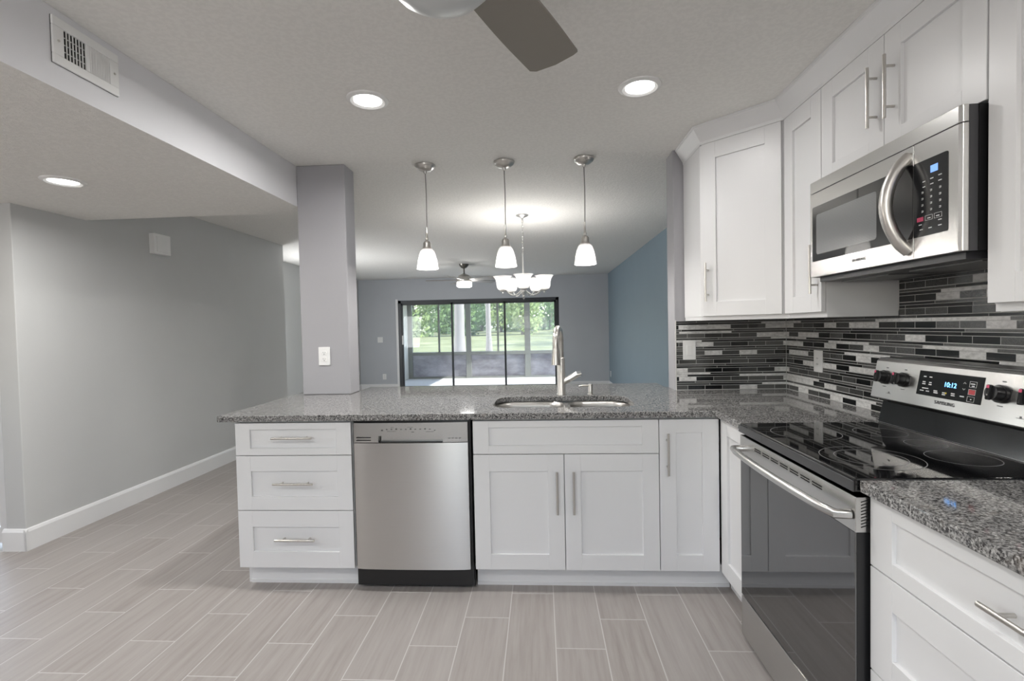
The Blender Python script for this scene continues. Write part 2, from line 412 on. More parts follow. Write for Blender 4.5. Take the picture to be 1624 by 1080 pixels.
for a, b, c, d in ((-4.75, -2.9, 0, CZ), (-1.6, .55, 0, CZ), (-2.9, -1.6, 0, 1.1), (-2.9, -1.6, 2.05, CZ)): ow.box(-6.6, -6.5, a, b, c, d)
struct(ow, 'wall_outer_left', M['wall'])
bw = MB()
for a, b, c, d in ((-6.6, -2.3, 0, CZ), (-.5, .85, 0, CZ), (-2.3, -.5, 0, .95), (-2.3, -.5, 2.15, CZ)): bw.box(a, b, -4.75, -4.62, c, d)
struct(bw, 'wall_back', M['wall'])
wf = MB()
for x in (-2.3, -1.43, -.56): wf.box(x, x+.06, -4.7, -4.64, .95, 2.15)
for z in (.95, 2.09): wf.box(-2.3, -.5, -4.7, -4.64, z, z+.06)
struct(wf, 'added_window_back', M['trim'])  # unseen window added behind the camera to let light in
wf = MB()
for y in (-2.9, -2.28, -1.66): wf.box(-6.58, -6.52, y, y+.06, 1.1, 2.05)
for z in (1.1, 1.99): wf.box(-6.58, -6.52, -2.9, -1.6, z, z+.06)
struct(wf, 'added_window_side', M['trim'])  # unseen side window, added as an opening for fill light
# baseboards
def bboard(name, pts, n):
    # pts along the wall foot, n = side to thicken towards
    mb = MB()
    prof = [(0, 0), (.016, 0), (.016, .118), (.009, .134), (0, .138)]
    for (a, b), nn in zip(zip(pts, pts[1:]), n):
        A = Vector((*a, 0)); B = Vector((*b, 0)); nv = Vector((*nn, 0))
        v0 = [mb.bm.verts.new(A+nv*p+Vector((0, 0, z))) for p, z in prof]; v1 = [mb.bm.verts.new(B+nv*p+Vector((0, 0, z))) for p, z in prof]
        k = len(prof)
        for i in range(k): mb.bm.faces.new((v0[i], v0[(i+1) % k], v1[(i+1) % k], v1[i]))
        mb.bm.faces.new(v0[::-1]); mb.bm.faces.new(v1)
    return struct(mb, name, M['trim'])
bboard('baseboard_left', [(-4.117, .404), (-4.117, 3.646)], [(1, 0)])
bboard('baseboard_left_end', [(-4.262, .42), (-4.101, .42)], [(0, -1)])
bboard('baseboard_far', [(-4.87, 8.163), (-4.04, 8.163)], [(0, -1)])
bboard('baseboard_far_right', [(-.42, 8.163), (.595, 8.163)], [(0, -1)])
bboard('baseboard_living_right', [(.595, WB), (.595, 8.147)], [(-1, 0)])
bboard('baseboard_hall', [(-4.87, 3.646), (-4.87, 8.147)], [(1, 0)])
# louvered closet door
ld = MB()
for a, b, c, d in ((-5.05, -4.96, .03, 2.05), (-4.335, -4.25, .03, 2.05), (-4.96, -4.335, .03, .13), (-4.96, -4.335, 1.95, 2.05), (-4.96, -4.335, 1.0, 1.09)): ld.box(a, b, .46, .495, c, d)
z = .14
while z < 1.94:
    if not .97 < z < 1.08:
        ld.prism([(.462, z), (.468, z), (.494, z+.026), (.488, z+.026)], -4.96, -4.335, lambda y, zz, t: (t, y, zz))
    z += .03
struct(ld, 'door_1', M['trim'])

# ------------------------------------------------------------------ sliding door, porch, outdoors
sd = thing('sliding_glass_door', 'wide dark framed sliding glass door of three panels in the far wall', 'sliding door', (-2.228, 8.2, 0))
f = MB()
for a, b, c, d in ((-3.99, -3.925, 0, 1.97), (-.53, -.465, 0, 1.97), (-3.99, -.465, 1.905, 1.97), (-3.99, -.465, 0, .03)): f.box(a, b, 8.17, 8.28, c, d)
f.build('frame', M['slider'], sd, True)
MB().box(-4.04, -3.99, 8.15, 8.165, 0, 2.0).build('casing', M['trim'], sd, True)
for k, (a, b, y) in enumerate(((-3.925, -2.79, 8.19), (-2.82, -1.63, 8.215), (-1.66, -.53, 8.24))):
    p = MB()
    w = .035
    p.box(a, a+w, y, y+.02, .03, 1.905).box(b-w, b, y, y+.02, .03, 1.905).box(a, b, y, y+.02, 1.865, 1.905).box(a, b, y, y+.02, .03, .08)
    o = p.build('panel', M['slider'], sd, True)
    MB().box(a+w, b-w, y+.008, y+.012, .08, 1.865).build('pane', M['glass'], o, True)
    if k == 0: MB().box(a+.005, a+.03, y-.018, y, 1.0, 1.2).build('pull_handle', M['white'], o, True)

LY = 10.67
struct(MB().box(-4.6, .9, 8.3, LY+.15, -.12, -.02), 'floor_porch', M['concrete'])
struct(MB().box(-4.6, .9, 8.3, LY+.15, 2.35, 2.45), 'ceiling_porch', M['outerwall'])
struct(MB().box(-4.65, -4.48, 8.3, LY+.15, -.1, 2.4), 'wall_porch_left', M['outerwall'])
pr = MB().box(.78, .84, 8.3, LY, -.02, .12).box(.78, .84, 8.3, LY, 2.3, 2.4)
for y in (8.32, 9.45, 10.55): pr.box(.78, .84, y, y+.06, 0, 2.35)
struct(pr, 'added_porch_opening', M['frame'])  # unseen porch end made open so skylight gets in
struct(MB().box(.808, .812, 8.3, LY, .12, 2.3), 'added_porch_opening_screen', M['screen'])  # screen across the porch opening added for light
pw = MB()
pw.box(-4.48, .75, LY, LY+.06, 2.0, 2.4).box(-4.48, .75, LY-.01, LY+.07, .615, .70).box(-4.48, .75, LY, LY+.06, -.02, .03)
for a, b in ((-4.48, -4.36), (-2.888, -2.753), (-1.302, -1.148), (.3, .75)): pw.box(a, b, LY-.006, LY+.066, -.021, 2.01)
for a in (-3.65, -2.045, -.42): pw.box(a, a+.05, LY+.012, LY+.048, .70, 2.0)
struct(pw, 'window_1', M['frame'])
kp = MB(); sc = MB()
for a, b in ((-4.36, -2.888), (-2.753, -1.302), (-1.148, .3)):
    kp.box(a, b, LY+.02, LY+.045, .03, .615); sc.box(a, b, LY+.026, LY+.030, .70, 2.0)
struct(kp, 'trim_porch_kick_panels', M['kick']); struct(sc, 'window_1_screen', M['screen'])
# lawn with a gentle rise and a mound
lw = MB(); nx, ny = 44, 60; G = []
def ground(x, y):
    h = -.15 + .95*max(0, (y-14)/62)**1.3
    return h + .45*math.exp(-((x-1.0)/7)**2-((y-66)/6)**2)
for j in range(ny+1):
    y = 10.83+(95-10.83)*(j/ny)**1.5; G.append([lw.bm.verts.new((-46+92*i/nx, y, ground(-46+92*i/nx, y))) for i in range(nx+1)])
for j in range(ny):
    for i in range(nx): lw.bm.faces.new((G[j][i], G[j][i+1], G[j+1][i+1], G[j+1][i]))
struct(lw, 'lawn', M['lawn'], smooth=True)
def palm(x, y, r, label, lean):
    t = thing('palm_tree', label, 'palm tree', (x, y, ground(x, y)-.05))
    pts = [(lean*(k/14)**1.4, 0, k*.62) for k in range(15)]
    MB().tube(pts, [r*(1.45 if k == 0 else 1.1 if k == 1 else 1-.012*k)*(1+.03*(k % 2)) for k in range(15)], 16).build('trunk', M['bark'], t, smooth=True)
    fr = MB()
    for k in range(14):
        a = 2*PI*k/14; d = Vector((math.cos(a), math.sin(a), 0)); s = Vector((-d.y, d.x, 0)); b0 = Vector(pts[-1]); pr = None
        for q in range(7):
            u = q/6; p = b0+d*2.2*u+Vector((0, 0, 1.1*u-2.0*u*u)); w = .28*math.sin(PI*min(1, u*.9+.08))
            v = (fr.bm.verts.new(p+s*w-Vector((0, 0, w*.5))), fr.bm.verts.new(p), fr.bm.verts.new(p-s*w-Vector((0, 0, w*.5))))
            if pr: fr.bm.faces.new((pr[0], v[0], v[1], pr[1])); fr.bm.faces.new((pr[1], v[1], v[2], pr[2]))
            pr = v
    fr.build('fronds', M['leafa'], t)
def tree(x, y, h, rx, label, mat, base=.25, n=2300, leaf=.34):
    t = thing('tree', label, 'tree', (x, y, ground(x, y)-.05), group='trees along the far edge of the lawn')
    rnd = random.Random(int(x*31+y*7))
    tr = MB().tube([(0, 0, 0), (.1, 0, h*.3), (-.05, .1, h*.6), (.05, 0, h*.85)], [.22, .17, .12, .04], 8)
    for k in range(5):
        a = k*1.3; tr.tube([(0, 0, h*(.25+.08*k)), (math.cos(a)*rx*.3, math.sin(a)*rx*.3, h*(.36+.09*k)), (math.cos(a)*rx*.6, math.sin(a)*rx*.6, h*(.45+.09*k))], [.09, .06, .02], 6)
    tr.build('trunk', M['trunk'], t)
    c = MB(); blobs = [(rnd.uniform(-.6, .6)*rx, rnd.uniform(-.6, .6)*rx, h*(base+.06+(.85-base)*k/17), rx*rnd.uniform(.34, .55)) for k in range(18)]
    for _ in range(n):
        bx, by, bz, br = rnd.choice(blobs)
        d = Vector((rnd.gauss(0, 1), rnd.gauss(0, 1), rnd.gauss(0, 1))).normalized()*br*rnd.uniform(.6, 1.1)
        p = Vector((bx, by, bz))+Vector((d.x, d.y, d.z*.9))
        if p.z < .1: p.z = .1+rnd.random()*.3
        a = Vector((rnd.gauss(0, 1), rnd.gauss(0, 1), rnd.gauss(0, 1))).normalized(); b = a.orthogonal().normalized(); e = a.cross(b); s = leaf*rnd.uniform(.6, 1.3)
        c.quad(p-b*s*.5-e*s*.3, p+b*s*.5-e*s*.3, p+b*s*.6+e*s*.3, p-b*s*.4+e*s*.35)
    c.build('crown', mat, t, smooth=None)
palm(-4.72, 20.5, .25, 'thick palm trunk on the lawn, left of the slimmer palm', .15)
palm(-3.85, 25.5, .15, 'slimmer palm trunk standing alone behind the middle porch window', -.1)
for x, y, h, rx, mt, b, lb in ((-16, 55, 7, 2.7, 'leafb', .0, 'bright green bushy tree of the front row, behind the first pane of the porch windows'),
        (-9.5, 55, 7.5, 2.6, 'leafa', .0, 'front row tree standing between the two palm trunks'),
        (-3, 55, 7.5, 2.6, 'leafb', .08, 'front row tree behind the last wide window post'),
        (-12.8, 63, 8, 2.8, 'leafa', .0, 'tree rising directly behind the thick palm trunk'),
        (-6.2, 63, 8, 2.7, 'leafb', .05, 'tree seen just past the slim palm trunk, behind the thin window bar'),
        (.4, 63, 8, 2.8, 'leafa', .0, 'dark tree over the pale mound of lawn, next to the faucet'),
        (-17, 73, 9, 3.0, 'leafa', .0, 'back row tree behind the thin bar of the first porch window'),
        (-10, 73, 9, 3.0, 'leafa', .0, 'back row tree filling the gap between the two palm trunks'),
        (-3.8, 73, 9, 2.8, 'leafa', .0, 'back row tree left of the last wide window post'),
        (2.6, 73, 9, 3.0, 'leafa', .0, 'back row tree at the end behind the sliding door edge')):
    tree(x, y, h, rx, lb, M[mt], b)
for x, y in ((13.5, 33), (15, 43.5), (18, 54.5)):
    tree(x, y, 9, 4.2, 'tall dark shade tree on the lawn past the far end of the porch', M['leafa'], .1, 1300, .55)

# ------------------------------------------------------------------ cabinets
def shaker(parent, name, x0, x1, z0, z1, st, rt, rb, y=0.0, th=.019, mat=None):
    mb = MB()
    mb.box(x0, x0+st, y, y+th, z0, z1).box(x1-st, x1, y, y+th, z0, z1)
    mb.box(x0+st, x1-st, y, y+th, z1-rt, z1).box(x0+st, x1-st, y, y+th, z0, z0+rb)
    mb.box(x0+st-.002, x1-st+.002, y+.0115, y+th-.002, z0+rb-.002, z1-rt+.002)
    return mb.build(name, mat or M['cab'], parent, bevel=.0008, seg=1)
def handle(parent, c, L, vert, y=0.0, off=.033, r=.0058):
    c = Vector((c[0], 0, c[1])); d = Vector((0, 0, 1)) if vert else Vector((1, 0, 0))
    mb = MB(); bar = Vector((0, y-off, 0))
    mb.cyl(c+bar-d*L/2, c+bar+d*L/2, r, seg=14)
    for s in (-1, 1): mb.cyl(c+d*s*L*.32+Vector((0, y-off, 0)), c+d*s*L*.32+Vector((0, y, 0)), r*.8, seg=10)
    o = mb.build('handle', M['nickel'], parent, smooth=True); return o
def carcass(parent, w, z0, z1, d, top=True, front=True):
    mb = MB(); t = .016
    mb.box(0, t, .0215, d, z0, z1).box(w-t, w, .0215, d, z0, z1).box(t, w-t, d-t, d, z0, z1).box(t, w-t, .0215, d-t, z0, z0+t)
    if front: mb.box(t, w-t, .030, .042, z0+t, z1)
    if top: mb.box(t, w-t, .042, d-t, z1-t, z1)
    return mb.build('carcass', M['cab'], parent)
def toe(parent, x0, x1, d, y=.076, mat=None):
    mb = MB().box(x0, x1, y, y+.016, 0, .113); mb.box(x0, x1, y-.006, y, 0, .016)
    return mb.build('toe_kick', mat or M['cab'], parent)
G2 = .002
BD = .62
# drawer base
c1 = thing('drawer_cabinet', 'white base cabinet with three stacked shaker drawers at the open end of the peninsula', 'cabinet', (-2.458, 0, 0))
w = .617; carcass(c1, w, .114, .874, BD); toe(c1, .0205, w, BD)
MB().box(.004, .02, .076, BD, 0, .114).build('end_panel', M['cab'], c1)
for z0, z1, rt, rb, hz in ((.705, .872, .034, .036, .798), (.418, .701, .08, .07, .562), (.116, .414, .085, .085, .272)):
    d = shaker(c1, 'drawer', G2, w-G2, z0, z1, .077, rt, rb); handle(d, (w/2+.008, hz), .21, False)
# sink base
c2 = thing('sink_cabinet', 'white sink base cabinet with false drawer front over two doors under the steel sink', 'cabinet', (-1.217, 0, 0))
w = .925; carcass(c2, w, .114, .874, BD, top=False); toe(c2, 0, w, BD)
shaker(c2, 'drawer_front', G2, w-G2, .705, .872, .08, .033, .042)
mid = .457
for a, b, hx in ((G2, mid-G2, mid-.037), (mid+G2, w-G2, mid+.045)):
    d = shaker(c2, 'door', a, b, .116, .701, .08, .085, .078); handle(d, (hx, .515), .212, True)
# narrow base
c3 = thing('narrow_cabinet', 'white narrow base cabinet with a single tall door between sink cabinet and inside corner', 'cabinet', (-.292, 0, 0))
w = .290; carcass(c3, w, .114, .874, BD); toe(c3, 0, w+.07, BD)
d = shaker(c3, 'door', G2, w-.002, .116, .872, .08, .067, .08); handle(d, (.038, .704), .206, True)
# corner base (right run)
R90 = -PI/2
c4 = thing('corner_cabinet', 'white base cabinet with one slim door squeezed between inside corner and range', 'cabinet', (0.002, -.004, 0), R90)
w = .318; carcass(c4, w, .114, .874, BD); toe(c4, -.07, w, BD)
shaker(c4, 'door', .003, w-G2, .116, .872, .08, .067, .08)
# right drawer base
c5 = thing('drawer_cabinet', 'white drawer base cabinet under the short granite top in front of the range', 'cabinet', (0.0, -1.092, 0), R90)
w = .93; carcass(c5, w, .114, .874, BD); toe(c5, 0, w, BD)
for z0, z1, rt, rb, hz in ((.692, .872, .036, .04, .79), (.412, .688, .08, .07, .55), (.116, .408, .085, .085, .27)):
    d = shaker(c5, 'drawer', G2, w-G2, z0, z1, .08, rt, rb); handle(d, (w/2, hz), .21, False)

# ------------------------------------------------------------------ upper cabinets
UB, UT = 1.378, 2.345
DA = Vector((.055, .407, 0)); XU = .36; DBy = .407-(XU-.055); RAIL = 1.356
u1 = thing('corner_wall_cabinet', 'white diagonal corner wall cabinet with one wide door between short wall and narrow cabinet', 'cabinet', (DA.x, DA.y, UB), -PI/4)
q = .02/math.sqrt(2)
MB().prism([(DA.x, DA.y+q*1.5), (DA.x, WY-.009), (RX-.001, WY-.009), (RX-.001, DBy+.001), (XU+q*1.5, DBy+.001)], UB, UT).build('carcass', M['cab'], u1, True)
dl = (XU-.055)*math.sqrt(2)
d = shaker(u1, 'door', .004, dl-.012, .002, UT-UB-.004, .078, .088, .078, mat=M['cab']); handle(d, (.037, .19), .215, True)
MB().prism([(DA.x+.004, DA.y+q*1.5), (DA.x+.004, WY-.009), (RX-.009, WY-.009), (RX-.009, DBy+.001), (XU+q*2, DBy+.001)], RAIL, UB).build('light_rail', M['cab'], u1, True)
u2 = thing('wall_cabinet', 'white narrow wall cabinet with one tall door beside the microwave, handle at its foot', 'cabinet', (XU, DBy, UB), R90)
w = .222+DBy
wN = w
carcass(u2, w, 0, UT-UB, RX-XU-.001)
MB().box(0, w, .024, RX-XU-.009, RAIL-UB, 0).build('light_rail', M['cab'], u2)
d = shaker(u2, 'door', .004, w-G2, .002, UT-UB-.004, .078, .088, .078); handle(d, (w-.03, .19), .215, True)
YM = -.222
u3 = thing('wall_cabinet', 'white short wall cabinet with two doors and paired handles directly above the microwave', 'cabinet', (XU, YM-.001, 1.932), R90)
w = .786; carcass(u3, w, 0, UT-1.932, RX-XU-.001)
for a, b, hx in ((G2, .387-G2, .387-.026), (.387+G2, w-G2, .387+.062)):
    d = shaker(u3, 'door', a, b, .003, UT-1.932-.004, .078, .075, .06); handle(d, (hx-.012, .207), .215, True)
u4 = thing('wall_cabinet', 'white tall wall cabinet nearest the viewer, past the black side of the microwave', 'cabinet', (XU, YM-.79, UB), R90)
w = .92; carcass(u4, w, 0, UT-UB, RX-XU-.001)
MB().box(0, w, .024, RX-XU-.009, RAIL-UB, 0).build('light_rail', M['cab'], u4)
for a, b, hx in ((G2, .46-G2, .43), (.46+G2, w-G2, .49)):
    d = shaker(u4, 'door', a, b, .002, UT-UB-.004, .078, .088, .078); handle(d, (hx, .19), .215, True)
# crown moulding: profile swept along the cabinet fronts
cm = MB()
path = [(.055, WY-.009), (.055, .407), (XU, DBy), (XU, YM-.79-.92)]
def off(o):
    k = math.tan(PI/8)*o
    return [(path[0][0]-o, path[0][1]), (path[1][0]-o, path[1][1]-k), (path[2][0]-o, path[2][1]-k), (path[3][0]-o, path[3][1])]
prof = [(-.012, UT-.003), (.002, UT-.003), (.004, UT+.012), (.044, UT+.078), (.05, UT+.082), (.05, CZ-.001), (-.012, CZ-.001)]
rings = [[cm.bm.verts.new((*p, z)) for p in off(o)] for o, z in prof]
for A, B in zip(rings, rings[1:]+rings[:1]):
    for i in range(3): cm.bm.faces.new((A[i], A[i+1], B[i+1], B[i]))
tag(cm.build('crown_molding', M['cab']), 'white angled crown molding along the tops of the wall cabinets', 'molding')

# ------------------------------------------------------------------ countertops
def slab(name, outer, holes, z0, z1, label):
    bm = bmesh.new(); allv = []
    for lp in [outer]+holes:
        vs_ = [bm.verts.new((x, y, z1)) for x, y in lp]; allv.append(vs_)
        for i in range(len(vs_)): bm.edges.new((vs_[i], vs_[(i+1) % len(vs_)]))
    bmesh.ops.triangle_fill(bm, use_beauty=True, use_dissolve=False, edges=bm.edges[:])
    top = bm.faces[:]
    r = bmesh.ops.extrude_face_region(bm, geom=top)
    bmesh.ops.translate(bm, verts=[g for g in r['geom'] if isinstance(g, bmesh.types.BMVert)], vec=(0, 0, z0-z1))
    bmesh.ops.recalc_face_normals(bm, faces=bm.faces[:])
    mb = MB(); mb.bm.free(); mb.bm = bm
    return tag(mb.build(name, M['granite'], bevel=.003, seg=2), label, 'countertop')
SX0, SX1, SY0, SY1 = -1.13, -.368, .135, .545
slab('countertop', [(-2.535, -.026), (-.024, -.026), (-.024, -.324), (RX-.001, -.324), (RX-.001, WY-.001), (-.0085, WY-.001), (-.0085, WB+.001), (-.03, WB+.001), (-.03, 1.153), (-2.144, 1.153), (-2.144, .95), (-2.535, .95)],
     [rrect(SX0, SX1, SY0, SY1, .1, 7)], CB, CT, 'speckled grey granite peninsula countertop with sink cutout, running into the corner')
slab('countertop', [(-.024, -1.0885), (RX-.001, -1.0885), (RX-.001, -2.03), (-.024, -2.03)][::-1], [], CB, CT, 'short run of granite countertop over drawers on the near side of the range')

# ------------------------------------------------------------------ sink, faucet, soap
sk = thing('kitchen_sink', 'undermount stainless steel double bowl sink set in the granite peninsula', 'sink', (-.75, .34, CB-.002))
def bowl(x0, x1):
    mb = MB(); prev = None
    for ins, z in ((0, CB-.001), (.004, CB-.03), (.012, CB-.15), (.03, CB-.185), (.06, CB-.195)):
        ring = [mb.bm.verts.new((x, y, z)) for x, y in rrect(x0+ins, x1-ins, SY0+.002+ins, SY1-.002-ins, max(.09-ins*.5, .03), 6)]
        if prev:
            for i in range(len(ring)): mb.bm.faces.new((prev[i], prev[(i+1) % len(ring)], ring[(i+1) % len(ring)], ring[i]))
        prev = ring
    mb.bm.faces.new(prev)
    o = mb.build('bowl', steel_mat('sink_steel', (.45, .44, .42), .36, (60, 60, 6), .08), sk, True, smooth=True)
    so = o.modifiers.new('gauge', 'SOLIDIFY'); so.thickness = .0015; so.offset = -1
    cx, cy = (x0+x1)/2, (SY0+SY1)/2
    MB().lathe([(0, CB-.191), (.035, CB-.192), (.042, CB-.1935)], (cx, cy, 0), 24).build('drain', M['chrome'], o, True, smooth=True)
bowl(SX0-.006, -.735); bowl(-.705, SX1+.006)
MB().box(-.7365, -.7035, SY0+.03, SY1-.03, CB-.012, CB-.004).build('divider', M['steel'], sk, True, bevel=.003)

fx, fy = -.742, .612
fa = thing('faucet', 'brushed nickel gooseneck pull-down faucet behind the sink divide', 'faucet', (fx, fy, CT))
MB().lathe([(0, 0), (.03, 0), (.03, .006), (.026, .012), (.026, .225), (.024, .23), (.019, .233), (0, .233)], (0, 0, 0), 28).build('body', M['nickel'], fa, smooth=True)
dv = Vector((-.20, -.98, 0)).normalized(); R = .088; zt_ = .324
pts = [(0, 0, .22), (0, 0, .28)]
for k in range(0, 19):
    a = PI*k/18
    p = dv*(R-R*math.cos(a)); pts.append((p.x, p.y, zt_+R*math.sin(a)))
e = dv*2*R; pts.append((e.x, e.y, zt_-.03))
MB().tube(pts, .019, 18).build('spout', M['nickel'], fa, smooth=True)
e2 = dv*(2*R+.006)
MB().tube([(e.x, e.y, zt_-.028), (e.x, e.y, zt_-.04), (e2.x, e2.y, zt_-.09), (e2.x*1.01, e2.y*1.01, zt_-.125)], [.02, .0215, .025, .0265], 18).build('spray_head', M['nickel'], fa, smooth=True)
h = MB().tube([(.005, 0, .075), (.05, -.004, .098)], .019, 18)
h.build('valve', M['nickel'], fa, smooth=True)
MB().tube([(.048, -.004, .097), (.1, -.008, .128)], [.0195, .0195], 18).build('handle_hub', M['chrome'], fa, smooth=True)
MB().tube([(.09, -.01, .118), (.125, -.012, .128)], [.0075, .006], 12).build('handle', M['nickel'], fa, smooth=True)
so = thing('soap_dispenser', 'small nickel soap dispenser with straight spout beside the faucet', 'soap dispenser', (-.562, .615, CT))
MB().lathe([(0, 0), (.02, 0), (.02, .004), (.0135, .007), (.0135, .06), (.012, .063), (0, .063)], (0, 0, 0), 20).build('pump', M['nickel'], so, smooth=True)
MB().tube([(0, 0, .054), (-.045, -.01, .054), (-.072, -.016, .052)], [.0055, .005, .0045], 10).build('spout', M['nickel'], so, smooth=True)

# ------------------------------------------------------------------ dishwasher
dw = thing('dishwasher', 'stainless steel dishwasher built in between the drawer cabinet and the sink cabinet', 'dishwasher', (-1.841, 0, 0))
w = .618
MB().box(.006, w-.006, .022, .60, .02, .878).build('tub', M['black'], dw)
D = MB(); x0, x1 = .014, w-.018; n = 18
def bulge(t): return -.012*(1-(2*t-1)**2)**.5 if 0 < t < 1 else 0
pf = [(x0+(x1-x0)*i/n, -.004+bulge(i/n)*.8) for i in range(n+1)]
D.prism(pf+[(x1, .02), (x0, .02)], .117, .766)
D.build('door', M['steelv'], dw, smooth=True)
P = MB(); P.prism([(x, y+.001) for x, y in pf]+[(x1, .02), (x0, .02)], .803, .869)
P.prism([(x, y+.001) for x, y in pf if x < .155]+[(.155, .02), (x0, .02)], .769, .803)
P.prism([(.475, .02)]+[(.475, -.0125)]+[(x, y+.001) for x, y in pf if x > .48]+[(x1, .02)], .769, .803)
cp = P.build('control_panel', M['steel'], dw)
MB().box(.155, .475, .004, .02, .769, .803).build('pocket_handle', M['steel'], cp)
MB().box(.155, .475, -.0105, .004, .769, .775).build('grip_lip', M['darkplastic'], cp)
MB().box(.03, .105, -.013, -.004, .793, .7965).box(.03, .105, -.013, -.004, .7795, .783).build('vent_slot', M['slot'], cp)
mk = MB()
for i in range(12):
    x = .165+.27*i/11; zz = .835 if i not in (0, 11) else .829
    mk.box(x-.004, x+.004, -.0137, -.010, zz, zz+(.003 if i % 3 else .006))
mk.box(.19, .235, -.0137, -.01, .826, .827).box(.39, .43, -.0137, -.01, .823, .8242).box(.21, .225, -.0137, -.01, .845, .8462).box(.295, .325, -.0137, -.01, .846, .8472).box(.315, .33, -.0137, -.01, .8215, .8235)
mk.build('button_marking', M['greyprint'], cp); mk = MB()
for i in range(4): mk.box(.503+.018*i, .513+.018*i, -.0135, -.008, .7885, .7905)
mk.build('status_marking', M['greyprint'], cp)
kk = MB().box(.03, w-.002, .05, .064, .005, .112).build('kick_plate', M['black'], dw)
for x in (.07, .585):
    MB().cyl((x, .05, .058), (x, .046, .058), .007, seg=12).build('screw', M['chrome'], kk, smooth=True)

# ------------------------------------------------------------------ range
RY0 = -.328; RW = .757
rg = thing('range', 'freestanding black and stainless electric range with glass cooktop and back control panel', 'range', (0, RY0, 0), R90)
# local: x along the front (towards camera), y into the wall, z up; face plane x=0 world -> y=0 local
fr = -.03
MB().box(.004, RW-.004, .012, .60, .03, .88).build('body', M['black'], rg)
ck = MB(); ck.box(0, RW, fr-.004, .53, .88, .918)
o = ck.build('cooktop', M['blackglass'], rg, bevel=.006, seg=3)
MB().box(.0, RW, fr-.009, fr-.0042, .882, .912).build('cooktop_trim', plain('charcoal_trim', (.05, .05, .052), .25), o, bevel=.002)
def ring(cx, cy, r, wd=.0022):
    mb = MB(); a = []; b = []
    for i in range(64):
        t = 2*PI*i/64; a.append(mb.bm.verts.new((cx+r*math.cos(t), cy+r*math.sin(t), .9184))); b.append(mb.bm.verts.new((cx+(r-wd)*math.cos(t), cy+(r-wd)*math.sin(t), .9184)))
    for i in range(64): j = (i+1) % 64; mb.bm.faces.new((a[i], a[j], b[j], b[i]))
    mb.build('burner_ring', M['ring'], o)
for cx, cy, r in ((.2, .13, .118), (.55, .14, .135), (.2, .40, .085), (.56, .40, .09), (.38, .43, .06), (.55, .14, .095)): ring(cx, cy, r)
# oven door
dz0, dz1 = .192, .868
dr = MB().box(.003, RW-.003, fr+.003, .012, dz0, dz1).build('oven_door', M['black'], rg)
MB().box(.003, RW-.003, fr-.002, fr+.003, dz0, .772).build('door_glass', M['ovenglass'], dr, bevel=.001)
MB().box(.0, RW, fr-.002, .012, .772, .868).build('door_top_panel', M['steel'], dr, bevel=.0015)
vs_m = MB()
for i in range(7):
    x = .14+.068*i; vs_m.box(x, x+.052, fr-.0026, fr-.001, .842, .846); vs_m.box(x, x+.052, fr-.0026, fr-.001, .834, .838)
vs_m.build('vent_slots', M['slot'], dr)
vs_m = MB()
for i in range(9):
    zz = .785+.0085*i
    vs_m.prism([(fr+.012, zz), (fr+.03, zz+.006), (fr+.03, zz+.0085), (fr+.012, zz+.0025)], RW-.001, RW+.0006, lambda y, z_, t: (t, y, z_))
vs_m.build('side_vent_slots', M['slot'], dr)
hp = [(.02, fr-.004, .815), (.024, fr-.04, .815)]+[(.024+(RW-.048)*i/12, fr-.047-.014*math.sin(PI*i/12), .815) for i in range(1, 12)]+[(RW-.024, fr-.04, .815), (RW-.02, fr-.004, .815)]
MB().tube(hp, .0135, 16).build('handle', M['steel'], dr, smooth=True)
MB().box(.002, RW-.002, fr-.002, .0, .02, .186).build('storage_drawer', M['steelv'], rg, bevel=.002)
# back guard (world profile in local y,z)
bg = MB(); bg.prism([(.525, .916), (.53, .938), (.545, 1.004), (.555, 1.02), (.62, 1.02), (.62, .916)], 0, RW, lambda y, z_, t: (t, y, z_))
bgo = bg.build('backguard', plain('backguard_glass', (.010, .011, .012), .16), rg, bevel=.002)
MB().box(.0, RW, .526, .531, .917, .921).build('seam_trim', M['chrome'], bgo)
pb = [(.495, 1.025), (.4985, 1.045), (.5215, 1.172), (.53, 1.182), (.60, 1.182), (.64, 1.17), (.64, 1.02), (.51, 1.02)]
pan = MB().prism(pb, 0, RW, lambda y, z_, t: (t, y, z_)).build('control_panel', M['steel'], rg, bevel=.003)
MB().box(0, RW, .534, .645, 1.1765, 1.185).build('top_shadow_trim', plain('shadow_dark_trim', (.16, .16, .16), .35, metal=1.0), pan, bevel=.002)  # dark tone of this strip paints a thin shadow line along the top
# frame on the slanted face: origin, x right, v up along slope
sl = math.atan2(.5215-.4985, 1.172-1.045)
def onpanel(x, z_):
    return Vector((x, .4985+(z_-1.045)*math.tan(sl), z_))
PM = Matrix.Rotation(-sl, 4, 'X')        # tilt a -y facing plate backwards
def plate(mb, x0, x1, z0, z1, t0, t1):
    a = onpanel(0, z0); b = onpanel(0, z1); nrm = Vector((0, -math.cos(sl), math.sin(sl)))
    p = []
    for t in (t0, t1):
        for x, bb in ((x0, a), (x1, a), (x1, b), (x0, b)): p.append(mb.bm.verts.new(Vector((x, bb.y, bb.z))+nrm*t))
    for f in ((0, 1, 2, 3), (7, 6, 5, 4), (0, 4, 5, 1), (1, 5, 6, 2), (2, 6, 7, 3), (3, 7, 4, 0)): mb.bm.faces.new([p[i] for i in f])
    return mb
dsp = plate(MB(), .238, .500, 1.067, 1.153, -.002, .0012).build('display', plain('display_glass', (.008, .009, .010), .1), pan, bevel=.0008)
def tmat(x, z_, lift): 
    p = onpanel(x, z_); nrm = Vector((0, -math.cos(sl), math.sin(sl)))
    return Matrix.Translation(p+nrm*lift) @ PM @ FRONT
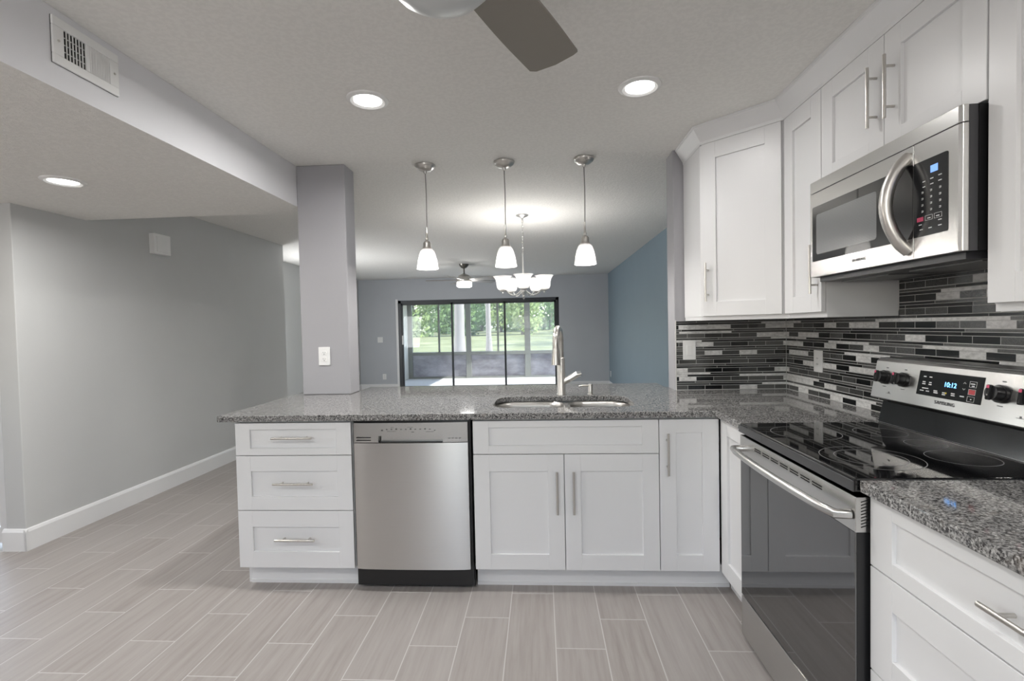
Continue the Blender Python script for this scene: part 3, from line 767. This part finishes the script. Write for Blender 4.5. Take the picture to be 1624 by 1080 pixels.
text('clock_digits', '10:12', .023, M['clock'], dsp, tmat(.378, 1.114, .0016), 1.0, .0003)
km = MB()
for x, z_, ww in ((.266, 1.133, .012), (.292, 1.133, .012), (.266, 1.114, .013), (.266, 1.107, .014), (.294, 1.114, .011), (.294, 1.107, .013), (.262, 1.083, .017), (.288, 1.083, .014),
                  (.322, 1.088, .016), (.324, 1.082, .018), (.358, 1.086, .014), (.358, 1.08, .014), (.394, 1.088, .015), (.395, 1.082, .015), (.43, 1.084, .016), (.276, 1.092, .028),
                  (.462, 1.128, .016), (.464, 1.121, .01), (.464, 1.079, .004)):
    plate(MB(), x-ww/2, x+ww/2, z_-.0018, z_+.0018, .0012, .0016).build('key_marking', M['lightprint'], dsp)
for x0_, x1_, z0_, z1_ in ((.45, .476, 1.117, 1.135), (.45, .476, 1.093, 1.110), (.45, .476, 1.071, 1.087)):
    plate(km, x0_, x1_, z0_, z0_+.0009, .0012, .0016); plate(km, x0_, x1_, z1_, z1_+.0009, .0012, .0016); plate(km, x0_, x0_+.0009, z0_, z1_, .0012, .0016); plate(km, x1_-.0009, x1_, z0_, z1_, .0012, .0016)
km.build('key_outline', M['lightprint'], dsp); km = MB()
for s in (1, -1):
    zc = 1.118+s*.012
    for q in (-1, 1):
        for i in range(3): plate(km, .432+q*.002*i-.001, .432+q*.002*i+.001, zc-s*.0018*i-.0008, zc-s*.0018*i+.0008, .0012, .0016)
km.build('arrow_marking', M['lightprint'], dsp)
plate(MB(), .452, .474, 1.0945, 1.109, .0012, .0015).build('cancel_key', M['red'], dsp)
plate(MB(), .363, .369, 1.0835, 1.0885, .0012, .0017).build('indicator_light', M['yellow'], dsp)
text('brand_lettering', 'SAMSUNG', .0165, M['greyprint'], pan, tmat(.367, 1.0505, .0012), 1.15)
nrm = Vector((0, -math.cos(sl), math.sin(sl)))
for x in (.070, .169, .563, .662):
    p = onpanel(x, 1.110)
    plate(MB(), x-.03, x+.03, 1.092, 1.128, -.001, .0015).build('knob_plate', M['darkplastic'], pan, bevel=.001)
    k = MB().cyl(p, p+nrm*.012, .028, .027, 28).cyl(p+nrm*.012, p+nrm*.034, .024, .0215, 28)
    ko = k.build('knob', M['black'], pan, smooth=True)
    up = Vector((0, math.sin(sl), math.cos(sl))); sx = Vector((1, 0, 0))
    g = MB(); c = p+nrm*.034
    vv = []
    for t in (-.002, .010):
        for a, b in ((-.006, -.023), (.006, -.023), (.006, .023), (-.006, .023)): vv.append(g.bm.verts.new(c+sx*a+up*b+nrm*t))
    for f in ((0, 1, 2, 3), (7, 6, 5, 4), (0, 4, 5, 1), (1, 5, 6, 2), (2, 6, 7, 3), (3, 7, 4, 0)): g.bm.faces.new([vv[i] for i in f])
    g.build('grip', M['blackglass'], ko, bevel=.003)
    im = MB(); vv = []
    for t in (.0101, .0108):
        for a, b in ((-.0045, .012), (.0045, .012), (.0045, .021), (-.0045, .021)): vv.append(im.bm.verts.new(c+sx*a+up*b+nrm*t))
    for f in ((0, 1, 2, 3), (7, 6, 5, 4), (0, 4, 5, 1), (1, 5, 6, 2), (2, 6, 7, 3), (3, 7, 4, 0)): im.bm.faces.new([vv[i] for i in f])
    im.build('index_mark', M['pink'], ko)
for x in (.070, .169, .563, .662):
    plate(MB(), x-.006, x+.006, 1.146, 1.149, 0, .0006).build('dial_marking', M['greyprint'], pan); plate(MB(), x-.009, x+.009, 1.073, 1.0755, 0, .0006).build('dial_marking', M['greyprint'], pan)
for x in (.10, .63):
    dm = MB(); plate(dm, x-.012, x+.012, 1.049, 1.0505, 0, .0006); plate(dm, x-.002, x+.004, 1.0505, 1.056, 0, .0006); dm.build('burner_symbol', M['greyprint'], pan)

# ------------------------------------------------------------------ microwave
MX = .307; MWW = .78; MZ0, MZ1 = 1.527, 1.93
mw = thing('microwave', 'stainless over-the-range microwave with bowed handle and dark keypad', 'microwave', (MX, YM-.002, 0), R90)
MB().box(.004, MWW-.004, .043, RX-MX-.012, MZ0, MZ1-.002).build('body', M['black'], mw)
MB().box(.002, MWW-.008, .018, .0425, MZ0, MZ1-.001).build('front_edge', plain('charcoal_edge', (.055, .055, .06), .4), mw)
def curved(x0, x1, z0, z1, round0=False, round1=False, y0=0.0, d=.018):
    pts = []
    if round0: pts += [(x0, d), (x0, .014), (x0+.004, .004), (x0+.014, 0)]
    else: pts += [(x0, d), (x0, y0)]
    if round1: pts += [(x1-.014, 0), (x1-.004, .004), (x1, .014), (x1, d)]
    else: pts += [(x1, y0), (x1, d)]
    return MB().prism(pts, z0, z1)
curved(0, MWW-.006, 1.882, MZ1, True, True).build('top_grille', M['steel'], mw, bevel=.002)
XS = .597
door = curved(0, XS-.001, MZ0, 1.880, True, False).build('door', M['steel'], mw, bevel=.0015)
ctl = curved(XS+.001, MWW-.006, MZ0, 1.880, False, True).build('control_section', M['steel'], mw, bevel=.0015)
# dark window in the door
wx0, wx1, wz0, wz1 = .030, .5952, 1.592, 1.822
wd = MB().prism(rrect(wx0, wx1, wz0, wz1, .006, 3), -.0012, .004, lambda x, z_, t: (x, t, z_)).build('window_frame', M['blackglass'], door)
MB().prism(rrect(wx0+.03, .43, wz0+.028, wz1-.035, .012, 4), -.0016, .002, lambda x, z_, t: (x, t, z_)).build('window', M['mwwin'], wd)
text('brand_lettering', 'SAMSUNG', .0155, M['greyprint'], door, Matrix.Translation((.335, -.0008, 1.562)) @ FRONT, 1.15)
hb = []
for i in range(0, 15):
    t = i/14; q = math.sin(PI*t)**.75
    hb.append((.572-.008*q, .004-.066*q, 1.853-.298*t))
hm = MB().tube(hb, .0185, 16); hm.build('handle', plain('matte_steel', (.62, .60, .575), .36, metal=1.0), door, smooth=True)
kp_ = MB().prism(rrect(XS+.001, .727, 1.592, 1.820, .006, 3), -.0014, .003, lambda x, z_, t: (x, t, z_)).build('keypad', plain('keypad_glass', (.02, .021, .023), .12), ctl)
MB().box(.665, .692, -.0018, -.001, 1.775, 1.796).build('display', M['blueglow'], kp_)
kk_ = MB()
def dash(x, z_, ww=.010, hh=.0028): kk_.box(x-ww/2, x+ww/2, -.0019, -.0012, z_-hh/2, z_+hh/2)
for r_, z_ in enumerate((1.756, 1.740)):
    for i in range(3): dash(.640+.030*i, z_+.002*i, .012 if i else .010)
kk_.build('key_marking', M['lightprint'], kp_); kk_ = MB()
for x, z_ in ((.66, 1.643), (.692, 1.643), (.626, 1.628), (.7, 1.63), (.63, 1.613), (.664, 1.613), (.7, 1.614)): dash(x, z_, .012)
kk_.build('key_marking', M['lightprint'], kp_); kk_ = MB()
for r_ in range(4):
    z_ = 1.722-.019*r_
    for i in range(3):
        x = .634+.033*i; dash(x, z_, .006, .0016); dash(x, z_+.004, .006, .0016); kk_.box(x+.002, x+.004, -.0019, -.0012, z_, z_+.005)
kk_.build('number_marking', M['lightprint'], kp_); kk_ = MB()
for x0_, x1_ in ((.645, .672), (.679, .706)):
    for z_ in (1.637, 1.651): kk_.box(x0_, x1_, -.0019, -.0012, z_, z_+.0008)
    for x in (x0_, x1_): kk_.box(x, x+.0008, -.0019, -.0012, 1.637, 1.651)
kk_.build('key_outline', M['lightprint'], kp_)
MB().box(.613, .638, -.0019, -.0012, 1.638, 1.651).build('stop_key', M['pink'], kp_)
bt = MB().box(.03, MWW-.03, .03, RX-MX-.03, MZ0-.02, MZ0)
bo = bt.build('underside', M['darkplastic'], mw)
for a in (.06, .44):
    MB().box(a, a+.28, .10, .26, MZ0-.024, MZ0-.02).build('grease_filter', plain('filter_mesh', (.22, .22, .215), .5, metal=.7), bo)

# ------------------------------------------------------------------ backsplash
bs = MB(); T = .008
bs.box(0, RX-T, WY-T, WY, CT, RAIL-.001)
bs.box(RX-T, RX-.0005, -2.03, WY, CT, RAIL-.001)
bs.box(RX-T, RX-.0005, YM-.786, YM-.003, RAIL-.001, MZ0-.002)
bo = tag(bs.build('backsplash', M['mosaic']), 'black grey and white glass strip mosaic backsplash above the granite', 'backsplash')
MB().box(RX-T-.002, RX-T, WY-T-.002, WY-T, CT, RAIL-.002).build('corner_joint', plain('corner_grout', (.5, .495, .48), .8), bo)
MB().box(-.004, 0, WY-T-.002, WY, CT, RAIL+.006).build('edge_trim', plain('metal_edge', (.6, .59, .57), .4), bo)

# ------------------------------------------------------------------ wall plates
def plate_thing(name, label, cat, loc, rz, w, h, kind, group=None):
    t = thing(name, label, cat, loc, rz, group)
    MB().prism(rrect(-w/2, w/2, -h/2, h/2, .004, 3), -.006, 0, lambda x, z_, q: (x, q, z_)).build('plate', M['white'], t, bevel=.0015)
    if kind == 'duplex':
        for z_ in (.0215, -.0215):
            r = MB().prism(rrect(-.0165, .0165, z_-.014, z_+.014, .008, 4), -.0085, -.006, lambda x, zz, q: (x, q, zz)).build('receptacle', M['white'], t)
            MB().box(-.0075, -.0055, -.009, -.008, z_-.001, z_+.008).box(.0055, .0075, -.009, -.008, z_-.001, z_+.006).cyl((0, -.009, z_-.007), (0, -.008, z_-.007), .0028, seg=10).build('slots', M['slot'], r)
    elif kind == 'gfci':
        r = MB().box(-.0165, .0165, -.0085, -.006, -.034, .034).build('receptacle', M['white'], t, bevel=.001)
        for z_ in (.016, -.016): MB().box(-.007, -.005, -.0092, -.008, z_-.004, z_+.004).box(.005, .007, -.0092, -.008, z_-.004, z_+.004).build('slots', M['slot'], r)
    elif kind == 'rocker':
        MB().prism([(-.0165, -.033), (.0165, -.033), (.0165, .033), (-.0165, .033)], -.009, -.006, lambda x, z_, q: (x, q, z_)).build('rocker', M['white'], t, bevel=.001)
    elif kind == 'rocker2':
        for s in (-.023, .023): MB().box(s-.0165, s+.0165, -.009, -.006, -.033, .033).build('rocker', M['white'], t, bevel=.001)
    return t
plate_thing('wall_outlet', 'white double outlet plate on the front of the grey column', 'outlet', (-2.310, WY-.0005, 1.173), 0, .078, .122, 'duplex')
plate_thing('light_switch', 'white rocker switch plate on the short tiled wall facing the camera', 'switch', (.080, WY-T-.0005, 1.170), 0, .08, .122, 'rocker')
plate_thing('wall_outlet', 'white outlet plate on the tiled side wall near the inside corner', 'outlet', (RX-T-.0005, .386, 1.115), R90, .082, .122, 'gfci')
plate_thing('light_switch', 'white double switch plate on the far wall beside the sliding door', 'switch', (-4.407, 8.1625, 1.117), 0, .116, .122, 'rocker2')
plate_thing('wall_outlet', 'small white outlet low on the far wall beside the sliding door', 'outlet', (-4.332, 8.1625, .30), 0, .08, .122, 'duplex')
plate_thing('wall_outlet', 'white outlet low on the dark blue wall near the far corner', 'outlet', (.5945, 7.95, .31), R90, .08, .122, 'duplex')
plate_thing('wall_outlet', 'white outlet low on the far wall right behind the faucet handle', 'outlet', (-.06, 8.1625, .30), 0, .08, .122, 'duplex')
ch = thing('door_chime', 'square white door chime box high on the grey hall wall', 'door chime', (-4.1165, 1.575, 2.105), PI/2)
MB().box(-.09, .09, -.05, 0, -.085, .085).build('housing', M['white'], ch, bevel=.004)
MB().prism(rrect(-.068, .068, -.066, .066, .006, 3), -.056, -.05, lambda x, z_, q: (x, q, z_)).build('cover', M['white'], ch, bevel=.002)
# air vent on the soffit face
av = thing('air_vent', 'white metal supply register on the face of the soffit', 'air vent', (-2.4655, -.749, 2.332), PI/2)
HW, HH = .127, .078
MB().box(-HW, HW, -.0015, 0, -HH, HH).build('backing', M['slot'], av)
f = MB()
for a, b, c, d in ((-HW, HW, -HH, -.047), (-HW, HW, .047, HH), (-HW, -.088, -.047, .047), (.088, HW, -.047, .047), (-.006, .006, -.047, .047)): f.box(a, b, -.009, -.001, c, d)
f.build('frame', M['white'], av, bevel=.002)
s_ = MB()
for i in range(8):
    x = -.088+.0117*i; s_.box(x-.0009, x+.0009, -.007, -.002, -.047, .047)
for z_ in (-.024, 0, .024): s_.box(-.088, -.006, -.004, -.002, z_-.001, z_+.001)
s_.build('open_grille', M['white'], av)
s2 = MB()
for i in range(8):
    x = .011+.0103*i; s2.prism([(x-.0042, -.003), (x+.0026, -.0085), (x+.0036, -.0075), (x-.0032, -.002)], -.047, .047, lambda x, y, z_: (x, y, z_))
s2.build('closed_louvers', M['white'], av)
for x in (-.108, .108): MB().cyl((x, -.009, 0), (x, -.0115, 0), .004, seg=10).build('screw', M['nickel'], av, smooth=True)

# ------------------------------------------------------------------ ceiling lights
def downlight(loc, label, power, group='recessed ceiling lights'):
    t = thing('recessed_light', label, 'ceiling light', loc, 0, group)
    MB().lathe([(.064, .0), (.066, -.006), (.080, -.012), (.096, -.006), (.098, 0)], (0, 0, 0), 40).build('trim_ring', M['white'], t, smooth=True)
    MB().lathe([(0, -.004), (.064, -.004)], (0, 0, 0), 40).build('diffuser', M['diffuser'], t)
    light('recessed_lamp', 'AREA', (loc[0], loc[1], loc[2]-.012), power, (1, .985, .965), .12, aim=(0, 0, -1), shape='DISK', spread=math.radians(172))
downlight((-1.666, -.112, CZ), 'round recessed light in the kitchen ceiling over the dishwasher side', 14)
downlight((-.385, -.11, CZ), 'round recessed light in the kitchen ceiling nearest the wall cabinets', 3.8)
downlight((-3.39, .055, SZ), 'round recessed light in the lowered hall ceiling over the hall floor', 12)
downlight((-3.39, -2.3, SZ), 'unseen round recessed light added in the lowered hall ceiling behind the camera', 12)  # unseen downlight added to brighten the hall wall and floor
downlight((-1.666, -2.6, CZ), 'unseen round recessed light added in the kitchen ceiling behind the camera, hall side', 8)  # unseen downlight added for more light in the kitchen
downlight((-.385, -2.6, CZ), 'unseen round recessed light added in the kitchen ceiling behind the camera, range side', 9)  # another unseen downlight, added to light the range side

# ------------------------------------------------------------------ pendants
def pendant(x, y, label):
    t = thing('pendant_light', label, 'pendant light', (x, y, CZ), 0, 'pendant lights over the bar')
    MB().lathe([(0, 0), (.068, 0), (.069, -.006), (.062, -.02), (.04, -.036), (.014, -.042), (.009, -.058), (0, -.06)], (0, 0, 0), 30).build('canopy', M['nickel'], t, smooth=True)
    MB().tube([(0, 0, -.05), (.003, 0, -.2), (.002, 0, -.34), (.001, 0, -.425)], .0035, 8).build('cord', M['cord'], t, smooth=True)
    MB().lathe([(0, -.415), (.006, -.417), (.007, -.485), (.011, -.49), (.011, -.50), (.007, -.505), (.010, -.512), (0, -.515)], (0, 0, 0), 16).build('stem', M['nickel'], t, smooth=True)
    MB().lathe([(0, -.508), (.018, -.510), (.026, -.522), (.026, -.548), (.032, -.556), (.036, -.566), (0, -.568)], (0, 0, 0), 24).build('socket_cap', M['nickel'], t, smooth=True)
    sh = MB().lathe([(.034, -.562), (.046, -.575), (.055, -.60), (.063, -.635), (.068, -.67), (.071, -.688), (.073, -.694), (.070, -.695)], (0, 0, 0), 36).build('shade', M['shade'], t, smooth=True)
    MB().lathe([(0, -.60), (.012, -.603), (.024, -.622), (.026, -.642), (.018, -.66), (0, -.668)], (0, 0, 0), 18).build('bulb', M['bulb'], t, smooth=True)
    light('pendant_lamp', 'POINT', (x, y, CZ-.678), 8.0, (1, .96, .91), .03)
    return t
pendant(-1.617, .842, 'nickel pendant with white glass shade hanging closest to the grey column')
pendant(-1.086, .838, 'nickel pendant with white glass shade, middle one over the bar')
pendant(-.560, .834, 'nickel pendant with white glass shade hanging over the faucet, highest of the row')

# ------------------------------------------------------------------ chandelier
cx, cy = -1.025, 2.405
cl = thing('chandelier', 'five arm nickel chandelier with upturned white bell glass shades', 'chandelier', (cx, cy, CZ))
MB().lathe([(0, 0), (.062, 0), (.06, -.01), (.03, -.022), (.012, -.03), (.008, -.05), (0, -.05)], (0, 0, 0), 26).build('canopy', M['chrome'], cl, smooth=True)
chn = MB()
for k in range(12):
    z0 = -.045-.027*k; a = (k % 2)*PI/2; u = Vector((math.cos(a), math.sin(a), 0))
    lp = [Vector((0, 0, z0-.017))+u*.007*math.cos(t)+Vector((0, 0, .018*math.sin(t))) for t in [2*PI*i/12 for i in range(13)]]
    chn.tube(lp, .003, 6)
chn.build('chain', M['chrome'], cl, smooth=True)
MB().lathe([(0, -.365), (.006, -.367), (.012, -.38), (.0105, -.395), (.0105, -.62), (.014, -.63), (.02, -.66), (.012, -.69), (.024, -.72), (.034, -.745), (.024, -.775), (.012, -.79), (.016, -.80), (.008, -.82), (0, -.832)], (0, 0, 0), 22).build('body', M['chrome'], cl, smooth=True)
for k in range(5):
    a = math.radians(-88+72*k); d = Vector((math.cos(a), math.sin(a), 0)); Rr = .212
    pts = []
    for i in range(13):
        t = i/12; pts.append(d*(.02+(Rr-.02)*t)+Vector((0, 0, -.735-.055*math.sin(PI*min(1, t*1.15))+.0*t)))
    pts[-1] = d*Rr+Vector((0, 0, -.755))
    arm = MB().tube(pts, .0065, 10).build('arm', M['chrome'], cl, smooth=True)
    b = d*Rr
    MB().lathe([(0, -.775), (.008, -.77), (.008, -.755), (.03, -.748), (.034, -.742), (.024, -.735), (0, -.735)], b, 20).build('cup', M['chrome'], arm, smooth=True)
    MB().lathe([(.022, -.738), (.045, -.732), (.056, -.715), (.06, -.69), (.062, -.66), (.068, -.635), (.082, -.615), (.094, -.607), (.093, -.604)], b, 30).build('shade', M['shade'], arm, smooth=True)
    MB().lathe([(0, -.725), (.012, -.72), (.024, -.69), (.022, -.672), (0, -.66)], b, 14).build('bulb', M['bulb'], arm, smooth=True)
    light('chandelier_lamp', 'POINT', (cx+b.x, cy+b.y, CZ-.625), 3.4, (1, .97, .93), .03)

# ------------------------------------------------------------------ ceiling fans
def blade_mesh(L0, L1, w0, w1, th=.007, tilt=.16, n=14):
    mb = MB(); out = []
    for i in range(n+1):
        t = i/n; x = L0+(L1-L0)*t; wv = w0+(w1-w0)*math.sin(PI*.5*min(1, t*1.3)); out.append((x, wv/2))
    up = out[:]; rc = .028
    tip = [(L1+rc*.55, out[-1][1]-rc*.6), (L1+rc*.75, 0), (L1+rc*.3, -out[-1][1]+rc*.6)]
    poly = up+tip+[(x, -y) for x, y in reversed(out)]
    A = [mb.bm.verts.new((x, y, -th/2-y*math.tan(tilt))) for x, y in poly]; B = [mb.bm.verts.new((x, y, th/2-y*math.tan(tilt))) for x, y in poly]
    mb.bm.faces.new(A[::-1]); mb.bm.faces.new(B); k = len(poly)
    for i in range(k): mb.bm.faces.new((A[i], A[(i+1) % k], B[(i+1) % k], B[i]))
    return mb
kf = thing('ceiling_fan', 'taupe bladed ceiling fan with frosted bowl light overhead in the kitchen', 'ceiling fan', (-1.066, -1.372, CZ))
MB().lathe([(0, 0), (.09, 0), (.092, -.03), (.13, -.06), (.14, -.13), (.135, -.2), (.12, -.24), (0, -.245)], (0, 0, 0), 32).build('motor_housing', M['nickel'], kf, smooth=True)
lg = MB().lathe([(.126, -.335), (.118, -.352), (.095, -.375), (.06, -.392), (0, -.40)], (0, 0, 0), 36).build('light_bowl', M['globe'], kf, smooth=True)
MB().lathe([(.118, -.243), (.13, -.25), (.133, -.32), (.133, -.336), (.127, -.34), (.124, -.334)], (0, 0, 0), 36).build('light_rim', M['globerim'], kf, smooth=True)
for k in range(3):
    b = blade_mesh(.15, .615, .135, .168, tilt=.10); b.bm.transform(Matrix.Translation((0, 0, -.238)) @ Matrix.Rotation(math.radians(65+120*k), 4, 'Z')); b.build('blade', M['bladebrown'], kf)
lf = thing('ceiling_fan', 'five bladed nickel ceiling fan with lit drum light in the living room', 'ceiling fan', (-2.165, 5.96, CZ))
MB().lathe([(0, 0), (.085, 0), (.08, -.02), (.05, -.06), (.02, -.075), (.013, -.08), (.013, -.16), (.03, -.165), (.05, -.18), (0, -.185)], (0, 0, 0), 26).build('downrod', plain('dark_nickel', (.25, .24, .22), .35, metal=1.0), lf, smooth=True)
MB().lathe([(0, -.17), (.05, -.172), (.10, -.20), (.13, -.24), (.135, -.30), (.12, -.315), (0, -.316)], (0, 0, 0), 30).build('motor_housing', M['nickel'], lf, smooth=True)
MB().lathe([(.128, -.318), (.13, -.37), (.125, -.385), (.10, -.395), (0, -.397)], (0, 0, 0), 30).build('light_drum', N('lit_frosted_drum').set(color=(.9, .9, .88), emit=(1, .985, .96), estr=24).m, lf, smooth=True)
for k in range(5):
    b = blade_mesh(.13, .64, .11, .135, tilt=.2); b.bm.transform(Matrix.Translation((0, 0, -.275)) @ Matrix.Rotation(math.radians(188+72*k), 4, 'Z')); b.build('blade', M['blade2'], lf)
